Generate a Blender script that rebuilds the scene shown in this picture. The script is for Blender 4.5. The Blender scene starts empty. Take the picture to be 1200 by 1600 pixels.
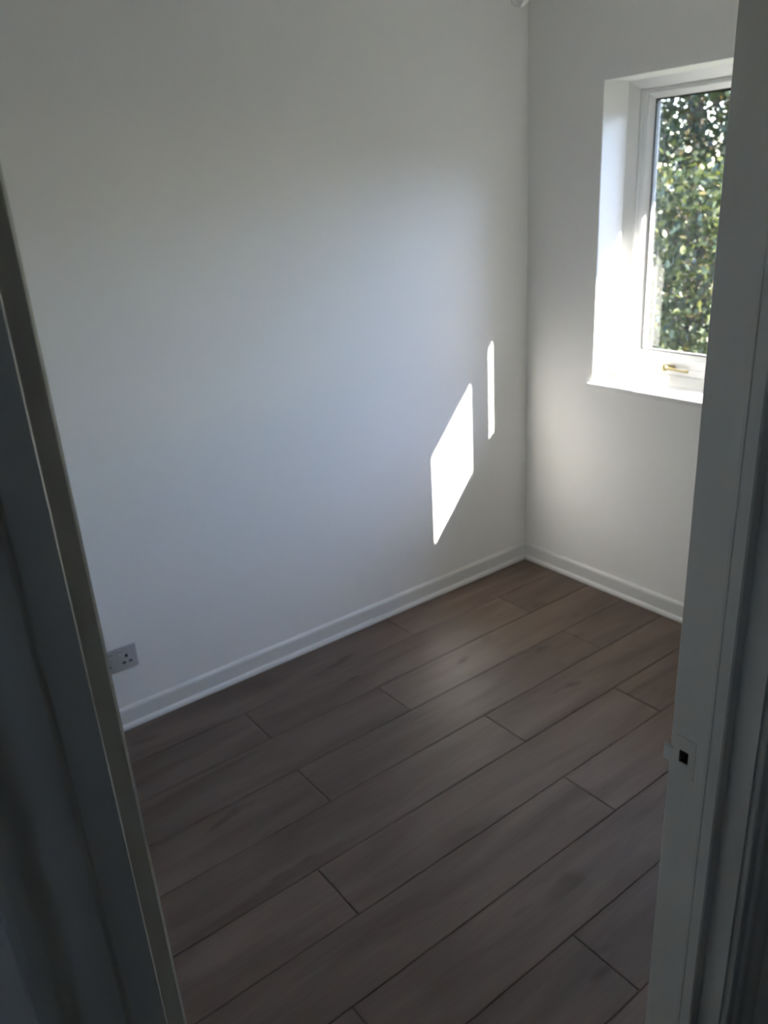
import bpy, bmesh, math, random
import numpy as np
from mathutils import Vector, Matrix

# ---------------------------------------------------------------- camera, sky, sun, exposure
SC = bpy.context.scene
COL = SC.collection
random.seed(7)
rng = np.random.default_rng(7)

cam_data = bpy.data.cameras.new('camera')
cam = bpy.data.objects.new('camera', cam_data)
COL.objects.link(cam)
cam_data.sensor_fit = 'VERTICAL'
cam_data.sensor_height = 36.0
cam_data.lens = 1246.26 * 36 / 1600
cam_data.clip_start = 0.02
CAM = Vector((-2.57583, -2.40825, 1.65))
FW = Vector((0.54755641, 0.75068529, -0.36966683))
RT = Vector((0.79273592, -0.60679804, -0.05801637))
UP = Vector((0.26786515, 0.26128094, 0.92735135))
cam.matrix_world = Matrix(((RT.x, UP.x, -FW.x, CAM.x), (RT.y, UP.y, -FW.y, CAM.y),
                           (RT.z, UP.z, -FW.z, CAM.z), (0, 0, 0, 1)))
cam_data.dof.use_dof = True
cam_data.dof.focus_distance = 0.62
cam_data.dof.aperture_fstop = 13.0
SC.camera = cam

SUN = Vector((-1.0, 1.78, -1.21)).normalized()          # direction the sunlight travels
SKY_STRENGTH = 0.50
SUN_STRENGTH = 12.0
world = bpy.data.worlds.new('world'); SC.world = world
world.use_nodes = True
wn = world.node_tree; wn.nodes.clear()
sky = wn.nodes.new('ShaderNodeTexSky')
sky.sky_type = 'NISHITA'
sky.sun_disc = False
sky.sun_elevation = math.asin(-SUN.z)
sky.sun_rotation = math.atan2(-SUN.x, -SUN.y)
sky.air_density = 1.0; sky.dust_density = 0.2; sky.ozone_density = 3.0
wb = wn.nodes.new('ShaderNodeBackground'); wb.inputs[1].default_value = SKY_STRENGTH
wo = wn.nodes.new('ShaderNodeOutputWorld')
tint = wn.nodes.new('ShaderNodeMix'); tint.data_type = 'RGBA'; tint.blend_type = 'MULTIPLY'; tint.inputs[0].default_value = 1.0
tint.inputs[7].default_value = (1.10, .99, .96, 1)
wn.links.new(sky.outputs[0], tint.inputs[6]); wn.links.new(tint.outputs[2], wb.inputs[0]); wn.links.new(wb.outputs[0], wo.inputs[0])

sl = bpy.data.lights.new('sun', 'SUN'); sl.energy = SUN_STRENGTH; sl.angle = math.radians(0.53)
sl.color = (1.0, 0.95, 0.87)
sun = bpy.data.objects.new('sun', sl); COL.objects.link(sun)
sun.rotation_euler = SUN.to_track_quat('-Z', 'Y').to_euler(); sun.location = (3, -5, 4)

SC.view_settings.view_transform = 'Standard'
SC.view_settings.look = 'None'
SC.view_settings.gamma = 1.0
SC.view_settings.use_curve_mapping = False
SC.view_settings.exposure = 2.56
SC.cycles.max_bounces = 16
SC.cycles.diffuse_bounces = 10
SC.cycles.transparent_max_bounces = 24
SC.cycles.use_denoising = True

# ---------------------------------------------------------------- dimensions
RX, RY, H = -3.55, -1.970, 2.40         # room: x RX..0, y RY..0
HY = -2.068                             # hall side of the door wall
HX0, HX1, HYB = -3.75, -0.55, -3.40     # hall box
WT = 0.28                               # outer wall thickness
WY0, WY1, WZ0, WZ1 = -0.362, -1.502, 0.880, 1.978   # window opening
SILL = 0.895
DL, DR, DH = -2.5023, -1.8428, 2.02     # lining faces and head of the doorway
BOARD = 0.028                           # lining board thickness

# ---------------------------------------------------------------- materials
def mat(name):
    m = bpy.data.materials.new(name); m.use_nodes = True
    nt = m.node_tree
    return m, nt, nt.nodes['Principled BSDF']

def N(nt, t, **kw):
    n = nt.nodes.new(t)
    for k, v in kw.items(): setattr(n, k, v)
    return n

def paint(name, col, rough=0.6, bump=0.02, scale=60, var=0.03, spec=0.3):
    m, nt, b = mat(name)
    tc = N(nt, 'ShaderNodeTexCoord')
    n1 = N(nt, 'ShaderNodeTexNoise'); n1.inputs['Scale'].default_value = 1.7; n1.inputs['Detail'].default_value = 3
    n2 = N(nt, 'ShaderNodeTexNoise'); n2.inputs['Scale'].default_value = scale; n2.inputs['Detail'].default_value = 3
    mx = N(nt, 'ShaderNodeMix', data_type='RGBA')
    mx.inputs[6].default_value = (*[c * (1 - var) for c in col], 1)
    mx.inputs[7].default_value = (*[min(1, c * (1 + var)) for c in col], 1)
    bp = N(nt, 'ShaderNodeBump'); bp.inputs['Strength'].default_value = bump * 5; bp.inputs['Distance'].default_value = 0.002
    L = nt.links.new
    L(tc.outputs['Object'], n1.inputs['Vector']); L(tc.outputs['Object'], n2.inputs['Vector'])
    L(n1.outputs['Fac'], mx.inputs[0]); L(mx.outputs[2], b.inputs['Base Color'])
    L(n2.outputs['Fac'], bp.inputs['Height']); L(bp.outputs[0], b.inputs['Normal'])
    b.inputs['Roughness'].default_value = rough
    b.inputs['Specular IOR Level'].default_value = spec
    return m

def plain(name, col, rough=0.5, metal=0.0):
    m, nt, b = mat(name)
    tc = N(nt, 'ShaderNodeTexCoord')
    n1 = N(nt, 'ShaderNodeTexNoise'); n1.inputs['Scale'].default_value = 30
    mx = N(nt, 'ShaderNodeMix', data_type='RGBA')
    mx.inputs[6].default_value = (*[c * .95 for c in col], 1); mx.inputs[7].default_value = (*col, 1)
    nt.links.new(tc.outputs['Object'], n1.inputs['Vector'])
    nt.links.new(n1.outputs['Fac'], mx.inputs[0]); nt.links.new(mx.outputs[2], b.inputs['Base Color'])
    b.inputs['Roughness'].default_value = rough; b.inputs['Metallic'].default_value = metal
    return m

M_WALL = paint('wall_paint', (0.87, 0.862, 0.842), 0.85, 0.03, 160, 0.015, 0.2)
M_HALL = paint('hall_paint', (0.75, 0.75, 0.75), 0.9, 0.03, 160, 0.015, 0.2)
M_CEIL = paint('ceiling_paint', (0.88, 0.88, 0.87), 0.9, 0.02, 160, 0.01, 0.2)
M_GLOSS = paint('white_woodwork_gloss', (0.75, 0.745, 0.73), 0.38, 0.015, 45, 0.02, 0.5)
M_FRAME = paint('white_window_frame', (0.82, 0.82, 0.81), 0.35, 0.01, 45, 0.01, 0.5)
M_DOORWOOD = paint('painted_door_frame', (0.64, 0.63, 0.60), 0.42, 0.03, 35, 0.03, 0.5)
M_OUT = paint('outside_render', (0.24, 0.19, 0.16), 0.9, 0.2, 40, 0.1)
M_BRASS = plain('brass', (0.42, 0.35, 0.17), 0.35, 1.0)
M_BLACK = plain('black_rubber', (0.012, 0.012, 0.014), 0.6)
M_DARK = plain('dark_recess', (0.025, 0.022, 0.018), 0.9)
M_PLASTIC = plain('white_plastic', (0.44, 0.44, 0.44), 0.35)
M_STEEL = plain('dull_steel', (0.45, 0.44, 0.42), 0.4, 1.0)
M_CARPET = paint('hall_carpet', (0.10, 0.10, 0.11), 1.0, 0.4, 300, 0.2)
M_UNDER = plain('underlay', (0.03, 0.025, 0.02), 0.9)

# glass: what is not mirrored passes straight through; Schlick reflectance from both sides
def glass():
    m = bpy.data.materials.new('window_glass'); m.use_nodes = True
    nt = m.node_tree; nt.nodes.clear(); L = nt.links.new
    g = N(nt, 'ShaderNodeNewGeometry')
    d = N(nt, 'ShaderNodeVectorMath', operation='DOT_PRODUCT')
    L(g.outputs['Incoming'], d.inputs[0]); L(g.outputs['Normal'], d.inputs[1])
    a = N(nt, 'ShaderNodeMath', operation='ABSOLUTE'); L(d.outputs['Value'], a.inputs[0])
    s = N(nt, 'ShaderNodeMath', operation='SUBTRACT'); s.inputs[0].default_value = 1; L(a.outputs[0], s.inputs[1])
    p = N(nt, 'ShaderNodeMath', operation='POWER'); p.inputs[1].default_value = 5; L(s.outputs[0], p.inputs[0])
    q = N(nt, 'ShaderNodeMath', operation='MULTIPLY_ADD'); q.inputs[1].default_value = .92; q.inputs[2].default_value = .08
    L(p.outputs[0], q.inputs[0])
    t = N(nt, 'ShaderNodeBsdfTransparent'); t.inputs[0].default_value = (.98, .985, .985, 1)
    gl = N(nt, 'ShaderNodeBsdfGlossy'); gl.inputs['Roughness'].default_value = 0.02
    mx = N(nt, 'ShaderNodeMixShader'); o = N(nt, 'ShaderNodeOutputMaterial')
    L(q.outputs[0], mx.inputs[0]); L(t.outputs[0], mx.inputs[1]); L(gl.outputs[0], mx.inputs[2]); L(mx.outputs[0], o.inputs[0])
    return m
M_GLASS = glass()

def laminate():
    m, nt, b = mat('brown_oak_laminate'); L = nt.links.new
    tc = N(nt, 'ShaderNodeTexCoord'); oi = N(nt, 'ShaderNodeObjectInfo')
    off = N(nt, 'ShaderNodeMath', operation='MULTIPLY'); off.inputs[1].default_value = 37.0; L(oi.outputs['Random'], off.inputs[0])
    cb = N(nt, 'ShaderNodeCombineXYZ'); L(off.outputs[0], cb.inputs[0]); L(off.outputs[0], cb.inputs[1])
    ad = N(nt, 'ShaderNodeVectorMath', operation='ADD'); L(tc.outputs['Object'], ad.inputs[0]); L(cb.outputs[0], ad.inputs[1])
    def noise(sx, sy, scale, detail, dist=0.0, rough=.5):
        mp = N(nt, 'ShaderNodeMapping'); mp.inputs['Scale'].default_value = (sx, sy, 1); L(ad.outputs[0], mp.inputs[0])
        n = N(nt, 'ShaderNodeTexNoise'); n.inputs['Scale'].default_value = scale; n.inputs['Detail'].default_value = detail
        n.inputs['Distortion'].default_value = dist; n.inputs['Roughness'].default_value = rough
        L(mp.outputs[0], n.inputs['Vector']); return n
    cloud = noise(1.2, 7, 1.6, 4, .6)
    grain = noise(1.5, 45, 3.0, 6, .3, .6)
    knots = noise(3.2, 9, 1.1, 2, .2)
    r1 = N(nt, 'ShaderNodeValToRGB'); r1.color_ramp.elements[0].position = .32; r1.color_ramp.elements[1].position = .68
    r1.color_ramp.elements[0].color = (.108, .078, .062, 1); r1.color_ramp.elements[1].color = (.170, .127, .104, 1)
    L(cloud.outputs['Fac'], r1.inputs[0])
    r2 = N(nt, 'ShaderNodeValToRGB'); r2.color_ramp.elements[0].position = .30; r2.color_ramp.elements[1].position = .62
    r2.color_ramp.elements[0].color = (.88, .87, .86, 1); r2.color_ramp.elements[1].color = (1, 1, 1, 1)
    L(grain.outputs['Fac'], r2.inputs[0])
    m1 = N(nt, 'ShaderNodeMix', data_type='RGBA', blend_type='MULTIPLY'); m1.inputs[0].default_value = 1
    L(r1.outputs[0], m1.inputs[6]); L(r2.outputs[0], m1.inputs[7])
    r3 = N(nt, 'ShaderNodeValToRGB'); r3.color_ramp.elements[0].position = .24; r3.color_ramp.elements[1].position = .33
    r3.color_ramp.elements[0].color = (.50, .46, .42, 1); r3.color_ramp.elements[1].color = (1, 1, 1, 1)
    L(knots.outputs['Fac'], r3.inputs[0])
    m2 = N(nt, 'ShaderNodeMix', data_type='RGBA', blend_type='MULTIPLY'); m2.inputs[0].default_value = 1
    L(m1.outputs[2], m2.inputs[6]); L(r3.outputs[0], m2.inputs[7])
    pv = N(nt, 'ShaderNodeMapRange'); pv.inputs[3].default_value = .88; pv.inputs[4].default_value = 1.10
    L(oi.outputs['Random'], pv.inputs[0])
    m3 = N(nt, 'ShaderNodeVectorMath', operation='SCALE'); L(m2.outputs[2], m3.inputs[0]); L(pv.outputs[0], m3.inputs['Scale'])
    L(m3.outputs[0], b.inputs['Base Color'])
    bp = N(nt, 'ShaderNodeBump'); bp.inputs['Strength'].default_value = .12; bp.inputs['Distance'].default_value = .001
    L(grain.outputs['Fac'], bp.inputs['Height']); L(bp.outputs[0], b.inputs['Normal'])
    b.inputs['Roughness'].default_value = .47; b.inputs['Specular IOR Level'].default_value = .27
    return m
M_FLOOR = laminate()

def leafmat(name, cols, trans=.35):
    m = bpy.data.materials.new(name); m.use_nodes = True
    nt = m.node_tree; L = nt.links.new
    b = nt.nodes['Principled BSDF']; o = nt.nodes['Material Output']
    g = N(nt, 'ShaderNodeNewGeometry')
    r = N(nt, 'ShaderNodeValToRGB'); r.color_ramp.interpolation = 'LINEAR'
    while len(r.color_ramp.elements) < len(cols): r.color_ramp.elements.new(.5)
    for i, (p, c) in enumerate(cols):
        r.color_ramp.elements[i].position = p; r.color_ramp.elements[i].color = (*c, 1)
    L(g.outputs['Random Per Island'], r.inputs[0]); L(r.outputs[0], b.inputs['Base Color'])
    b.inputs['Roughness'].default_value = .45
    t = N(nt, 'ShaderNodeBsdfTranslucent'); L(r.outputs[0], t.inputs[0])
    mx = N(nt, 'ShaderNodeMixShader'); mx.inputs[0].default_value = trans
    L(b.outputs[0], mx.inputs[1]); L(t.outputs[0], mx.inputs[2]); L(mx.outputs[0], o.inputs[0])
    return m
M_LEAF_DARK = leafmat('dark_green_leaves', [(0, (.006, .014, .009)), (.5, (.018, .032, .011)), (.85, (.042, .052, .012)), (1, (.075, .045, .012))])
M_LEAF_YEL = leafmat('yellow_green_leaves', [(0, (.009, .018, .007)), (.45, (.030, .044, .009)), (.85, (.085, .092, .017)), (1, (.10, .075, .02))])
M_BARK = paint('bark', (.07, .055, .04), .9, .5, 25, .3)
M_LAWN = paint('lawn', (.070, .090, .035), 1.0, .5, 90, .3)

# ---------------------------------------------------------------- mesh helpers
def box(bm, x0, x1, y0, y1, z0, z1, bevel=0.0, segs=1):
    if x0 > x1: x0, x1 = x1, x0
    if y0 > y1: y0, y1 = y1, y0
    if z0 > z1: z0, z1 = z1, z0
    t = bmesh.new()
    v = [t.verts.new((x, y, z)) for z in (z0, z1) for y in (y0, y1) for x in (x0, x1)]
    for f in ((0, 2, 3, 1), (4, 5, 7, 6), (0, 1, 5, 4), (2, 6, 7, 3), (0, 4, 6, 2), (1, 3, 7, 5)):
        t.faces.new([v[i] for i in f])
    if bevel:
        bmesh.ops.bevel(t, geom=list(t.edges), offset=bevel, segments=segs, affect='EDGES', profile=.5)
    merge(bm, t)

def merge(bm, t):
    me = bpy.data.meshes.new('tmp'); t.to_mesh(me); t.free(); bm.from_mesh(me); bpy.data.meshes.remove(me)

def prism(bm, prof, axis, a, b, cap=True):
    """Extrude a closed outline (list of 2-tuples) along an axis from a to b. x: (y,z); y: (x,z); z: (x,y)."""
    def P(p, t):
        return {'x': (t, p[0], p[1]), 'y': (p[0], t, p[1]), 'z': (p[0], p[1], t)}[axis]
    A = [bm.verts.new(P(p, a)) for p in prof]; B = [bm.verts.new(P(p, b)) for p in prof]
    n = len(prof)
    for i in range(n):
        bm.faces.new((A[i], A[(i + 1) % n], B[(i + 1) % n], B[i]))
    if cap:
        bm.faces.new(A[::-1]); bm.faces.new(B)

def lathe(bm, prof, segs=24, loc=(0, 0, 0), rot=None, cap=True):
    """prof: list of (radius, height) round local z."""
    M = Matrix.Translation(loc) @ (rot.to_4x4() if rot else Matrix.Identity(4))
    rings = []
    for r, z in prof:
        if r < 1e-6: rings.append([bm.verts.new(M @ Vector((0, 0, z)))])
        else: rings.append([bm.verts.new(M @ Vector((r * math.cos(2 * math.pi * k / segs), r * math.sin(2 * math.pi * k / segs), z))) for k in range(segs)])
    for a, b in zip(rings, rings[1:]):
        for k in range(segs):
            k2 = (k + 1) % segs
            if len(a) == 1 and len(b) == 1: continue
            if len(a) == 1: bm.faces.new((a[0], b[k2], b[k]))
            elif len(b) == 1: bm.faces.new((a[k], a[k2], b[0]))
            else: bm.faces.new((a[k], a[k2], b[k2], b[k]))
    if cap:
        if len(rings[0]) > 1: bm.faces.new(rings[0][::-1])
        if len(rings[-1]) > 1: bm.faces.new(rings[-1])

def tube(bm, pts, rads, segs=10):
    pts = [Vector(p) for p in pts]; rings = []
    for i, p in enumerate(pts):
        d = (pts[min(i + 1, len(pts) - 1)] - pts[max(i - 1, 0)]).normalized()
        a = d.cross(Vector((0, 0, 1)) if abs(d.z) < .9 else Vector((1, 0, 0))).normalized(); c = d.cross(a)
        r = rads[i] if hasattr(rads, '__len__') else rads
        rings.append([bm.verts.new(p + a * r * math.cos(2 * math.pi * k / segs) + c * r * math.sin(2 * math.pi * k / segs)) for k in range(segs)])
    for a, b in zip(rings, rings[1:]):
        for k in range(segs): bm.faces.new((a[k], a[(k + 1) % segs], b[(k + 1) % segs], b[k]))
    bm.faces.new(rings[0][::-1]); bm.faces.new(rings[-1])

def obj(name, bm, m, parent=None, smooth=False, **props):
    bmesh.ops.recalc_face_normals(bm, faces=list(bm.faces))
    me = bpy.data.meshes.new(name); bm.to_mesh(me); bm.free()
    me.materials.append(m)
    if smooth:
        for p in me.polygons: p.use_smooth = True
        me.set_sharp_from_angle(angle=math.radians(27))
    o = bpy.data.objects.new(name, me); COL.objects.link(o)
    if parent:
        o.parent = parent; o.matrix_parent_inverse = Matrix.Translation(-parent.location)
    for k, v in props.items(): o[k] = v
    return o

def empty(name, loc, **props):
    o = bpy.data.objects.new(name, None); COL.objects.link(o); o.location = loc
    o.empty_display_size = .1
    for k, v in props.items(): o[k] = v
    return o

def structure(name, bm, m, smooth=False, parent=None):
    return obj(name, bm, m, parent, smooth, **({} if parent else {'kind': 'structure'}))

# ---------------------------------------------------------------- room shell
bm = bmesh.new(); box(bm, HX0, WT, 0, .12, -.15, H + .1); structure('wall_left', bm, M_WALL)

bm = bmesh.new()                                       # window wall, with its opening
box(bm, 0, WT, 0, WY0, 0, H); box(bm, 0, WT, WY1, HYB, 0, H)
box(bm, 0, WT, WY0, WY1, 0, WZ0); box(bm, 0, WT, WY0, WY1, WZ1, H)
structure('wall_right', bm, M_WALL)

bm = bmesh.new(); box(bm, RX - .12, RX, RY, 0, 0, H); structure('wall_back', bm, M_WALL)

bm = bmesh.new()                                       # wall with the doorway the camera looks through
ol, orr, oh = DL - BOARD, DR + BOARD, DH + BOARD
box(bm, HX0, ol, HY, RY, 0, H); box(bm, orr, 0, HY, RY, 0, H); box(bm, ol, orr, HY, RY, oh, H)
structure('wall_near', bm, M_WALL)

bm = bmesh.new(); box(bm, HX0 - .25, WT, HYB - .1, .12, H, H + .12); structure('ceiling', bm, M_CEIL)

# hall round the camera
bm = bmesh.new(); box(bm, HX0 - .1, WT, HYB - .1, HYB, 0, H); structure('wall_hall_back', bm, M_HALL)
bm = bmesh.new()                                       # end wall of the hall, with a small added window to light the jambs
hy0, hy1, hz0, hz1 = -3.10, -2.75, 1.72, 2.00
box(bm, HX0 - .25, HX0, HYB, hy0, 0, H); box(bm, HX0 - .25, HX0, hy1, 0, 0, H)
box(bm, HX0 - .25, HX0, hy0, hy1, 0, hz0); box(bm, HX0 - .25, HX0, hy0, hy1, hz1, H)
structure('wall_hall_left', bm, M_HALL)
bm = bmesh.new(); box(bm, HX1, HX1 + .1, HYB, HY, 0, H); structure('wall_hall_right', bm, M_HALL)
bm = bmesh.new(); box(bm, HX0, HX1, HYB, HY, -.012, 0.0); structure('floor_hall', bm, M_CARPET)

# eaves over the window wall
bm = bmesh.new()
prism(bm, [(WT, 2.30), (.832, 2.30), (.832, 2.46), (WT, 2.72)], 'y', -4.2, .9)
o = structure('trim_eaves', bm, M_GLOSS)

# floor: underlay slab and every laminate plank
bm = bmesh.new(); box(bm, HX0, WT, HYB, 0, -.15, -.012)
floor = structure('floor', bm, M_UNDER)
PW = .1878
joints = {0: -.86, 1: -.385, 2: -1.186, 3: -.401, 4: -1.017, 5: -.570, 6: -1.052, 7: -.722, 8: -.215, 9: -.93, 10: -.5}
PL = 1.242
for k in range(11):
    y1 = -.0215 - PW * k; y0 = max(y1 - PW, RY)
    if k == 0: y1 = -.002
    xs = [0.0 - .002]
    j = joints[k]
    while j + PL < -.1: j += PL
    while j > RX + .05: xs.append(j); j -= PL
    xs.append(RX + .002)
    for a, c in zip(xs, xs[1:]):
        bm = bmesh.new()
        g = .0007
        x0, x1, ya, yb = c + g, a - g, y0 + g, y1 - g
        w, d = .0022, .0018                                # small V groove round each plank
        ring0 = [bm.verts.new(v) for v in ((x0, ya, -.010), (x1, ya, -.010), (x1, yb, -.010), (x0, yb, -.010))]
        ring1 = [bm.verts.new(v) for v in ((x0, ya, -d), (x1, ya, -d), (x1, yb, -d), (x0, yb, -d))]
        ring2 = [bm.verts.new(v) for v in ((x0 + w, ya + w, 0), (x1 - w, ya + w, 0), (x1 - w, yb - w, 0), (x0 + w, yb - w, 0))]
        for r, s in ((ring0, ring1), (ring1, ring2)):
            for i in range(4): bm.faces.new((r[i], r[(i + 1) % 4], s[(i + 1) % 4], s[i]))
        bm.faces.new(ring2); bm.faces.new(ring0[::-1])
        obj('plank', bm, M_FLOOR, floor)

# skirting boards with a bead along the floor
def skirting(name, run, a, b):
    """run: 'x' along wall_left (face y=0), 'y' along the window wall (face x=0)."""
    prof = [(0, 0), (-.0115, 0), (-.0115, .066), (-.0095, .0715), (-.0035, .0765), (0, .0765)]
    bm = bmesh.new()
    prism(bm, prof, run, a, b)
    s = structure(name, bm, M_GLOSS)
    bp = [(-.0115, 0), (-.022, 0), (-.022, .004), (-.0205, .010), (-.0165, .0155), (-.0115, .0175)]
    bm = bmesh.new(); prism(bm, bp, run, a, b)
    obj('floor_bead', bm, M_GLOSS, s)
skirting('baseboard_left', 'x', RX, -.0001)
skirting('baseboard_right', 'y', -.0001, RY)

# ---------------------------------------------------------------- window
win = empty('window_1', (.17, (WY0 + WY1) / 2, SILL), kind='structure')
XF, XS, XG, XO = .140, .172, .193, .240   # frame face, sash face, glass, outside

def loft(name, rings, m, parent):
    """Rectangular ring lofted through a closed loop of ((yl, yr, zb, zt), x) sections."""
    bm = bmesh.new()
    V = [[bm.verts.new(v) for v in ((x, q[0], q[2]), (x, q[1], q[2]), (x, q[1], q[3]), (x, q[0], q[3]))] for q, x in rings]
    for a, b in zip(V, V[1:] + V[:1]):
        for i in range(4): bm.faces.new((a[i], a[(i + 1) % 4], b[(i + 1) % 4], b[i]))
    return obj(name, bm, m, parent)

def inset(q, d): return (q[0] - d, q[1] + d, q[2] + d, q[3] - d)

OUT = (WY0, WY1, SILL - .012, WZ1)
FI = (WY0 - .030, WY1 + .030, SILL + .030, WZ1 - .030)
loft('frame', [(OUT, XO), (OUT, XF), ((WY0 - .001, WY1 + .001, SILL + .001, WZ1 - .001), XF), (inset(FI, -.002), .169), (FI, .170), (FI, XO)], M_FRAME, win)
bm = bmesh.new(); box(bm, .168, XO, -.860, -.889, FI[2] - .001, FI[3] + .001, .002)
obj('mullion', bm, M_FRAME, win)
LIGHTS = (((-.395, -.857, .928, 1.945), (-.427, -.820, .989, 1.932), (-.447, -.797, 1.010, 1.912)),
          ((-.892, -1.469, .928, 1.945), (-.899, -1.400, .989, 1.932), (-.920, -1.380, 1.010, 1.912)))
for O, S, G in LIGHTS:
    mid = tuple(o + (i - o) * .42 for o, i in zip(O, S))
    mid2 = tuple(o + (i - o) * .50 for o, i in zip(O, S))
    sash = loft('sash', [(O, XG + .027), (O, XS + .001), (inset(O, .001), XS), (mid, XS), (mid2, XS + .003), (inset(mid2, .0015), XS), (S, XS), (S, XG + .027)], M_FRAME, win)
    loft('glazing_bead', [(S, XS + .0005), (inset(S, .001), XS + .0005), (G, XG - .001), (G, XG), (S, XG)], M_FRAME, sash)
    loft('gasket', [(inset(G, -.003), XG - .0025), (inset(G, .0045), XG - .0025), (inset(G, .0045), XG), (inset(G, -.003), XG)], M_BLACK, sash)
    loft('outer_rebate', [(S, XG + .024), (G, XG + .024), (G, XG + .027), (S, XG + .027)], M_FRAME, sash)
    bm = bmesh.new(); box(bm, XG, XG + .024, S[0], S[1], S[2], S[3])
    obj('pane', bm, M_GLASS, win)
# window board
bm = bmesh.new()
box(bm, .0, XF, WY0, WY1, SILL - .015, SILL)
box(bm, -.020, .0005, WY0 + .018, WY1 - .018, SILL - .020, SILL, .004, 3)
obj('window_sill', bm, M_GLOSS, win)
bm = bmesh.new()
prism(bm, [(XO, SILL), (WT + .03, SILL - .03), (WT + .03, SILL - .05), (XO, SILL - .02)], 'y', WY0, WY1)
obj('outer_sill', bm, M_OUT, win)
# brass handle on the bottom rail of the left sash
bm = bmesh.new()
box(bm, XS - .004, XS + .0005, -.572, -.618, .945, .966, .0015, 2)
hd = obj('handle', bm, M_BRASS, win, label='brass casement handle')
bm = bmesh.new()
lathe(bm, [(.009, 0), (.009, .010), (.0125, .014), (.0135, .020), (.011, .026), (.004, .029), (0, .0295)], 20, (XS - .004, -.587, .957), Vector((-1, 0, 0)).to_track_quat('Z', 'Y').to_matrix())
obj('knob', bm, M_BRASS, hd, True)
bm = bmesh.new()
tube(bm, [(XS - .018, -.582, .957), (XS - .021, -.607, .9575), (XS - .024, -.638, .955), (XS - .025, -.669, .9535), (XS - .024, -.690, .9545)], [.0060, .0058, .0048, .0045, .0062], 12)
obj('lever', bm, M_BRASS, hd, True)

hw = empty('window_added_fill', (HX0 - .1, (hy0 + hy1) / 2, hz0), kind='structure')  # unseen window added to let sky light onto the door frame
hq = (hy1, hy0, hz0, hz1)
loft('frame', [(hq, HX0 - .20), (hq, HX0 - .13), (inset(hq, .055), HX0 - .13), (inset(hq, .055), HX0 - .20)], M_FRAME, hw)
bm = bmesh.new(); box(bm, HX0 - .175, HX0 - .155, hy0 + .054, hy1 - .054, hz0 + .054, hz1 - .054); obj('pane', bm, M_GLASS, hw)

# ---------------------------------------------------------------- door frame (lining, stops, architraves, strike plate)
door = empty('door_1', ((DL + DR) / 2, (HY + RY) / 2, 0), kind='structure')
HZ0, HZ1, HYA, HYB2 = .9915, 1.0090, -1.98975, -1.97785    # strike plate hole
bm = bmesh.new()
box(bm, DR, orr, HY, HYA, 0, DH + BOARD, 0); box(bm, DR, orr, HYB2, RY, 0, DH + BOARD)
box(bm, DR, orr, HYA, HYB2, 0, HZ0); box(bm, DR, orr, HYA, HYB2, HZ1, DH + BOARD)
obj('door_jamb', bm, M_DOORWOOD, door)
bm = bmesh.new(); box(bm, DL, ol, HY, RY, 0, DH + BOARD, .003, 3)
obj('door_jamb', bm, M_DOORWOOD, door)
bm = bmesh.new(); box(bm, DL, DR, HY, RY, DH, DH + BOARD, .0015, 2)
obj('door_head', bm, M_DOORWOOD, door)
S0, S1 = -2.03945, -2.01975
for sx, fx in ((1, DR), (-1, DL)):
    # stop: flat batten with a small quirk on its face
    t = .0175
    pr = [(fx, S0), (fx - sx * (t - .002), S0), (fx - sx * t, S0 + .002), (fx - sx * t, S1 - .0060), (fx - sx * (t - .0015), S1 - .0050),
          (fx - sx * (t - .0015), S1 - .0042), (fx - sx * t, S1 - .0032), (fx - sx * t, S1 - .001), (fx - sx * (t - .001), S1), (fx, S1)]
    bm = bmesh.new(); prism(bm, pr, 'z', 0.001, DH)
    obj('door_stop', bm, M_DOORWOOD, door)
bm = bmesh.new(); box(bm, DL + .0175, DR - .0175, S0, S1, DH - .0175, DH, .0015)
obj('door_stop', bm, M_DOORWOOD, door)

def architrave(side, fx, face, out, prof, top):
    """prof: (distance from the lining face, projection); side +1 right / -1 left; out = -1 hall, +1 room."""
    pr = [(fx + side * u, face + out * v) for u, v in prof]
    bm = bmesh.new(); prism(bm, pr, 'z', 0.0, top)
    obj('architrave', bm, M_DOORWOOD, door, True)
OG = [(.005, 0), (.005, .0055), (.0062, .0072), (.0085, .0078), (.0190, .0080), (.0202, .0074), (.0210, .0090), (.0230, .0112), (.0255, .0120),
      (.0300, .0118), (.0345, .0106), (.0385, .0100), (.0420, .0106), (.0450, .0125), (.0490, .0155), (.0530, .0174), (.0580, .0180), (.0612, .0168), (.0618, .015), (.0618, 0)]
OR_ = [(.005, 0), (.005, .0075), (.006, .0086), (.0075, .0090), (.0200, .0105), (.0230, .0125), (.0300, .0145), (.0450, .0165), (.0590, .0170), (.0612, .0160), (.0618, .014), (.0618, 0)]
OGL = [(.0016, 0), (.0016, .0062), (.0025, .0078)] + OG[3:]
for s, fx in ((1, DR), (-1, DL)):
    architrave(s, fx, HY, -1, OG if s > 0 else OGL, DH + .0618)
    architrave(s, fx, RY, 1, OR_, DH + .0618)
for face, out, pf in ((HY, -1, OG), (RY, 1, OR_)):
    bm = bmesh.new()
    prism(bm, [(face + out * v, DH + u) for u, v in pf], 'x', DL - .0049, DR + .0049)
    obj('architrave', bm, M_DOORWOOD, door, True)
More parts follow.
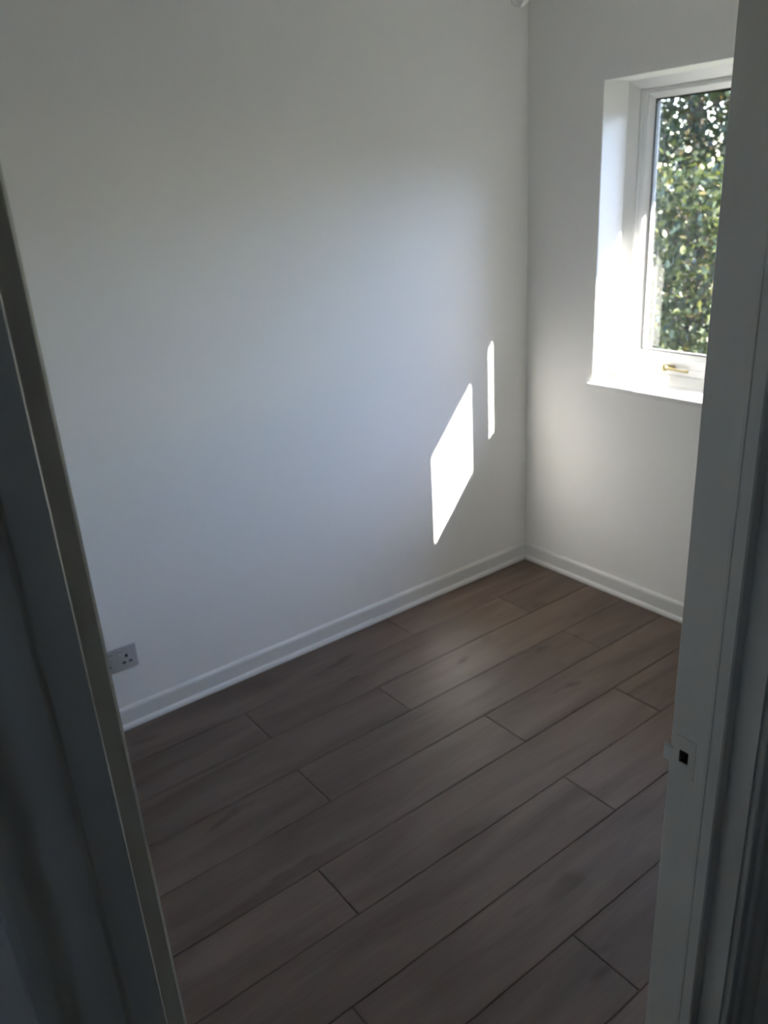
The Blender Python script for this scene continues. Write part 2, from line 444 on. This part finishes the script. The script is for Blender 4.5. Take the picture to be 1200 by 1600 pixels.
# strike plate let into the rebate with a lip round the room edge
bm = bmesh.new()
x0, x1 = DR - .0012, DR
PZ0, PZ1 = .972, 1.028
YP0 = -1.99825
box(bm, x0, x1, YP0, HYA, PZ0, PZ1); box(bm, x0, x1, HYB2, RY, PZ0, PZ1)
box(bm, x0, x1, HYA, HYB2, PZ0, HZ0); box(bm, x0, x1, HYA, HYB2, HZ1, PZ1)
box(bm, x0, x1 + .001, RY, RY + .0130, .9845, 1.0070, .0004)
sp = obj('strike_plate', bm, M_DOORWOOD, door, label='painted-over strike plate')
bm = bmesh.new()
a = .002
box(bm, DR + .0005, DR + .022, HYA - a, HYA, HZ0 - a, HZ1 + a); box(bm, DR + .0005, DR + .022, HYB2, HYB2 + a, HZ0 - a, HZ1 + a)
box(bm, DR + .0005, DR + .022, HYA, HYB2, HZ0 - a, HZ0); box(bm, DR + .0005, DR + .022, HYA, HYB2, HZ1, HZ1 + a)
box(bm, DR + .020, DR + .022, HYA, HYB2, HZ0, HZ1)
obj('mortice', bm, M_DARK, sp)
# threshold between laminate and hall carpet
bm = bmesh.new(); box(bm, DL, DR, HY, RY, -.012, .004, .003, 2)
obj('threshold', bm, M_STEEL, door)

# ---------------------------------------------------------------- wall socket
sk = empty('wall_socket', (-1.9635, 0, .262), label='white double wall socket low on the left wall beside the door frame', category='socket')
SX0, SX1, SZ0, SZ1 = -2.0365, -1.8905, .219, .305
bm = bmesh.new(); box(bm, SX0, SX1, -.0085, -.0003, SZ0, SZ1, .0035, 3)
obj('face_plate', bm, M_PLASTIC, sk, True)
for cx in (-2.000, -1.927):
    for dx, dz, w, h in ((0, .019, .0045, .0085), (-.011, -.004, .0075, .0045), (.011, -.004, .0075, .0045)):
        bm = bmesh.new(); box(bm, cx + dx - w / 2 - .002, cx + dx + w / 2 + .002, -.0092, -.0080, .250 + dz - h / 2 - .001, .250 + dz + h / 2 + .001)
        obj('pin_hole', bm, M_DARK, sk)
for cx in (-1.978, -1.949):
    bm = bmesh.new()
    prism(bm, [(-.0080, .277), (-.0115, .278), (-.0090, .286), (-.0125, .296), (-.0080, .297)], 'x', cx - .0055, cx + .0055)
    obj('rocker_switch', bm, M_PLASTIC, sk)
for cx in (-2.0238, -1.9032):
    bm = bmesh.new(); lathe(bm, [(.0035, 0), (.0035, .0006), (.002, .0012), (0, .0013)], 14, (cx, -.0084, .268), Vector((0, -1, 0)).to_track_quat('Z', 'Y').to_matrix())
    obj('screw', bm, M_STEEL, sk)

# ---------------------------------------------------------------- pendant lamp at the top of the picture
BC = Vector((-.93147, -.83935, 2.05067))
def bulb_glass():
    m, nt, b = mat('clear_bulb_glass')
    b.inputs['Base Color'].default_value = (.95, .95, .95, 1); b.inputs['Roughness'].default_value = .03
    b.inputs['Transmission Weight'].default_value = 1.0; b.inputs['IOR'].default_value = 1.45
    return m
M_BULB = bulb_glass()
pl = empty('pendant_light', (BC.x, BC.y, H), label='unlit pendant light with a clear bulb hanging near the room corner', category='lamp')
bz = BC.z
bm = bmesh.new(); lathe(bm, [(.045, 0), (.045, -.010), (.030, -.022), (.008, -.026), (0, -.026)], 28, (BC.x, BC.y, H - .0003), cap=False)
obj('ceiling_rose', bm, M_PLASTIC, pl, True)
bm = bmesh.new(); tube(bm, [(BC.x, BC.y, H - .022), (BC.x, BC.y, bz + .125)], .0032, 10)
obj('cable', bm, M_PLASTIC, pl, True)
bm = bmesh.new(); lathe(bm, [(0, .130), (.008, .128), (.013, .112), (.019, .104), (.020, .088), (.0225, .084), (.0225, .076), (.019, .072), (.019, .058), (0, .058)], 28, (BC.x, BC.y, bz))
obj('lamp_holder', bm, M_PLASTIC, pl, True)
bm = bmesh.new()
prof = [(.0, 0.0)] + [(.0225 * math.sin(a), .0225 - .0225 * math.cos(a)) for a in [i * math.pi / 16 for i in range(1, 12)]] + [(.0135, .045), (.0125, .057), (.0115, .057), (.0125, .0448)] + [(.0217 * math.sin(a), .0225 - .0217 * math.cos(a)) for a in [i * math.pi / 16 for i in range(11, 0, -1)]] + [(0, .0008)]
lathe(bm, prof, 32, (BC.x, BC.y, bz), cap=False)
obj('bulb', bm, M_BULB, pl, True)

# ---------------------------------------------------------------- garden outside the window
bm = bmesh.new()
v = [bm.verts.new(p) for p in ((-60, -60, -.2), (90, -60, -.2), (90, 60, -.2), (-60, 60, -.2))]; bm.faces.new(v)
structure('ground', bm, M_LAWN)

# unseen wall added on the sunny side to block low sky light
bm = bmesh.new(); box(bm, WT, 9, -4.9, -4.6, -.2, 2.55); box(bm, WT, 9.03, -4.95, -4.55, 2.55, 2.62)
structure('wall_sky_blocker', bm, M_OUT)

def foliage(name, pts, size, m, parent):
    """One mesh of many small folded leaves, one at each point."""
    n = len(pts)
    base = np.array([(0, 0, 0), (.30, .28, .05), (.34, .68, .04), (0, 1, -.06), (-.34, .68, .04), (-.30, .28, .05)], float)
    s = size * rng.uniform(.6, 1.25, (n, 1, 1))
    a = rng.normal(size=(n, 3)); a[:, 2] -= .35; a /= np.linalg.norm(a, axis=1, keepdims=True)
    u = rng.normal(size=(n, 3)); u[:, 2] += 1.1
    c = np.cross(a, u); c /= np.linalg.norm(c, axis=1, keepdims=True); d = np.cross(c, a)
    V = pts[:, None, :] + s * (base[None, :, 0:1] * c[:, None, :] + base[None, :, 1:2] * a[:, None, :] + base[None, :, 2:3] * d[:, None, :])
    V = V.reshape(-1, 3)
    k = np.arange(n)[:, None] * 6
    F = np.concatenate([k + np.array([[0, 1, 2, 3]]), k + np.array([[0, 3, 4, 5]])], 1).reshape(-1)
    me = bpy.data.meshes.new(name)
    me.vertices.add(len(V)); me.vertices.foreach_set('co', V.ravel())
    me.loops.add(len(F)); me.loops.foreach_set('vertex_index', F.astype(np.int32))
    me.polygons.add(n * 2); me.polygons.foreach_set('loop_start', (np.arange(n * 2) * 4).astype(np.int32))
    me.polygons.foreach_set('loop_total', np.full(n * 2, 4, np.int32))
    me.update(calc_edges=True); me.materials.append(m)
    o = bpy.data.objects.new(name, me); COL.objects.link(o)
    o.parent = parent; o.matrix_parent_inverse = Matrix.Translation(-parent.location); o['kind'] = 'stuff'
    return o

def tree(name, base, height, crown, n_twig, per, size, m, label, cat):
    """crown: (cx, cy, cz, rx, ry, rz)."""
    t = empty(name, base, label=label, category=cat)
    B = Vector(base)
    cx, cy, cz, rx, ry, rz = crown
    bm = bmesh.new()
    top = Vector((cx, cy, cz + rz * .5))
    tube(bm, [B - Vector((0, 0, .05)), B.lerp(top, .25) + Vector((.03, -.02, 0)), B.lerp(top, .55) + Vector((-.04, .04, 0)), top], [.11 * height / 4, .085 * height / 4, .055 * height / 4, .015], 12)
    obj('trunk', bm, M_BARK, t, True)
    tips = []
    for i in range(26):
        th = rng.uniform(0, 2 * math.pi); ph = rng.uniform(-.75, .95)
        r = math.sqrt(1 - ph * ph)
        tip = Vector((cx + rx * r * math.cos(th) * .85, cy + ry * r * math.sin(th) * .85, cz + rz * ph * .85))
        st = B.lerp(top, min(.95, max(.18, (tip.z - B.z) / (top.z - B.z) * .75)))
        mid = st.lerp(tip, .5) + Vector((0, 0, .12))
        bm = bmesh.new(); tube(bm, [st, mid, tip], [.022, .014, .005], 6); obj('branch', bm, M_BARK, t, True)
    tw = []
    while len(tw) < n_twig:
        p = rng.uniform(-1, 1, 3); q = np.linalg.norm(p)
        if q > 1 or q < .35: continue
        bump = 1 + .12 * math.sin(5 * p[0] + 3 * p[2]) * math.cos(4 * p[1])
        tw.append((cx + p[0] * rx * bump, cy + p[1] * ry * bump, cz + p[2] * rz * bump))
    tw = np.array(tw)
    pts = np.repeat(tw, per, axis=0) + rng.normal(size=(n_twig * per, 3)) * .085
    pts = pts[pts[:, 2] > B.z + .03]
    foliage('foliage', pts, size, m, t)
    return t

tree('leafy_tree', (6.3, 3.3, -.2), 6.6, (6.3, 3.3, 3.0, 2.2, 2.6, 2.85), 3600, 18, .072, M_LEAF_DARK,
     'tall dark green leafy tree outside the window with sky showing between its upper leaves', 'tree')
tree('shrub', (2.95, 1.1, -.2), 1.6, (2.95, 1.1, .95, .50, .75, .80), 460, 16, .052, M_LEAF_YEL,
     'lower yellow-green sunlit shrub outside the window in front of the darker tree', 'shrub')
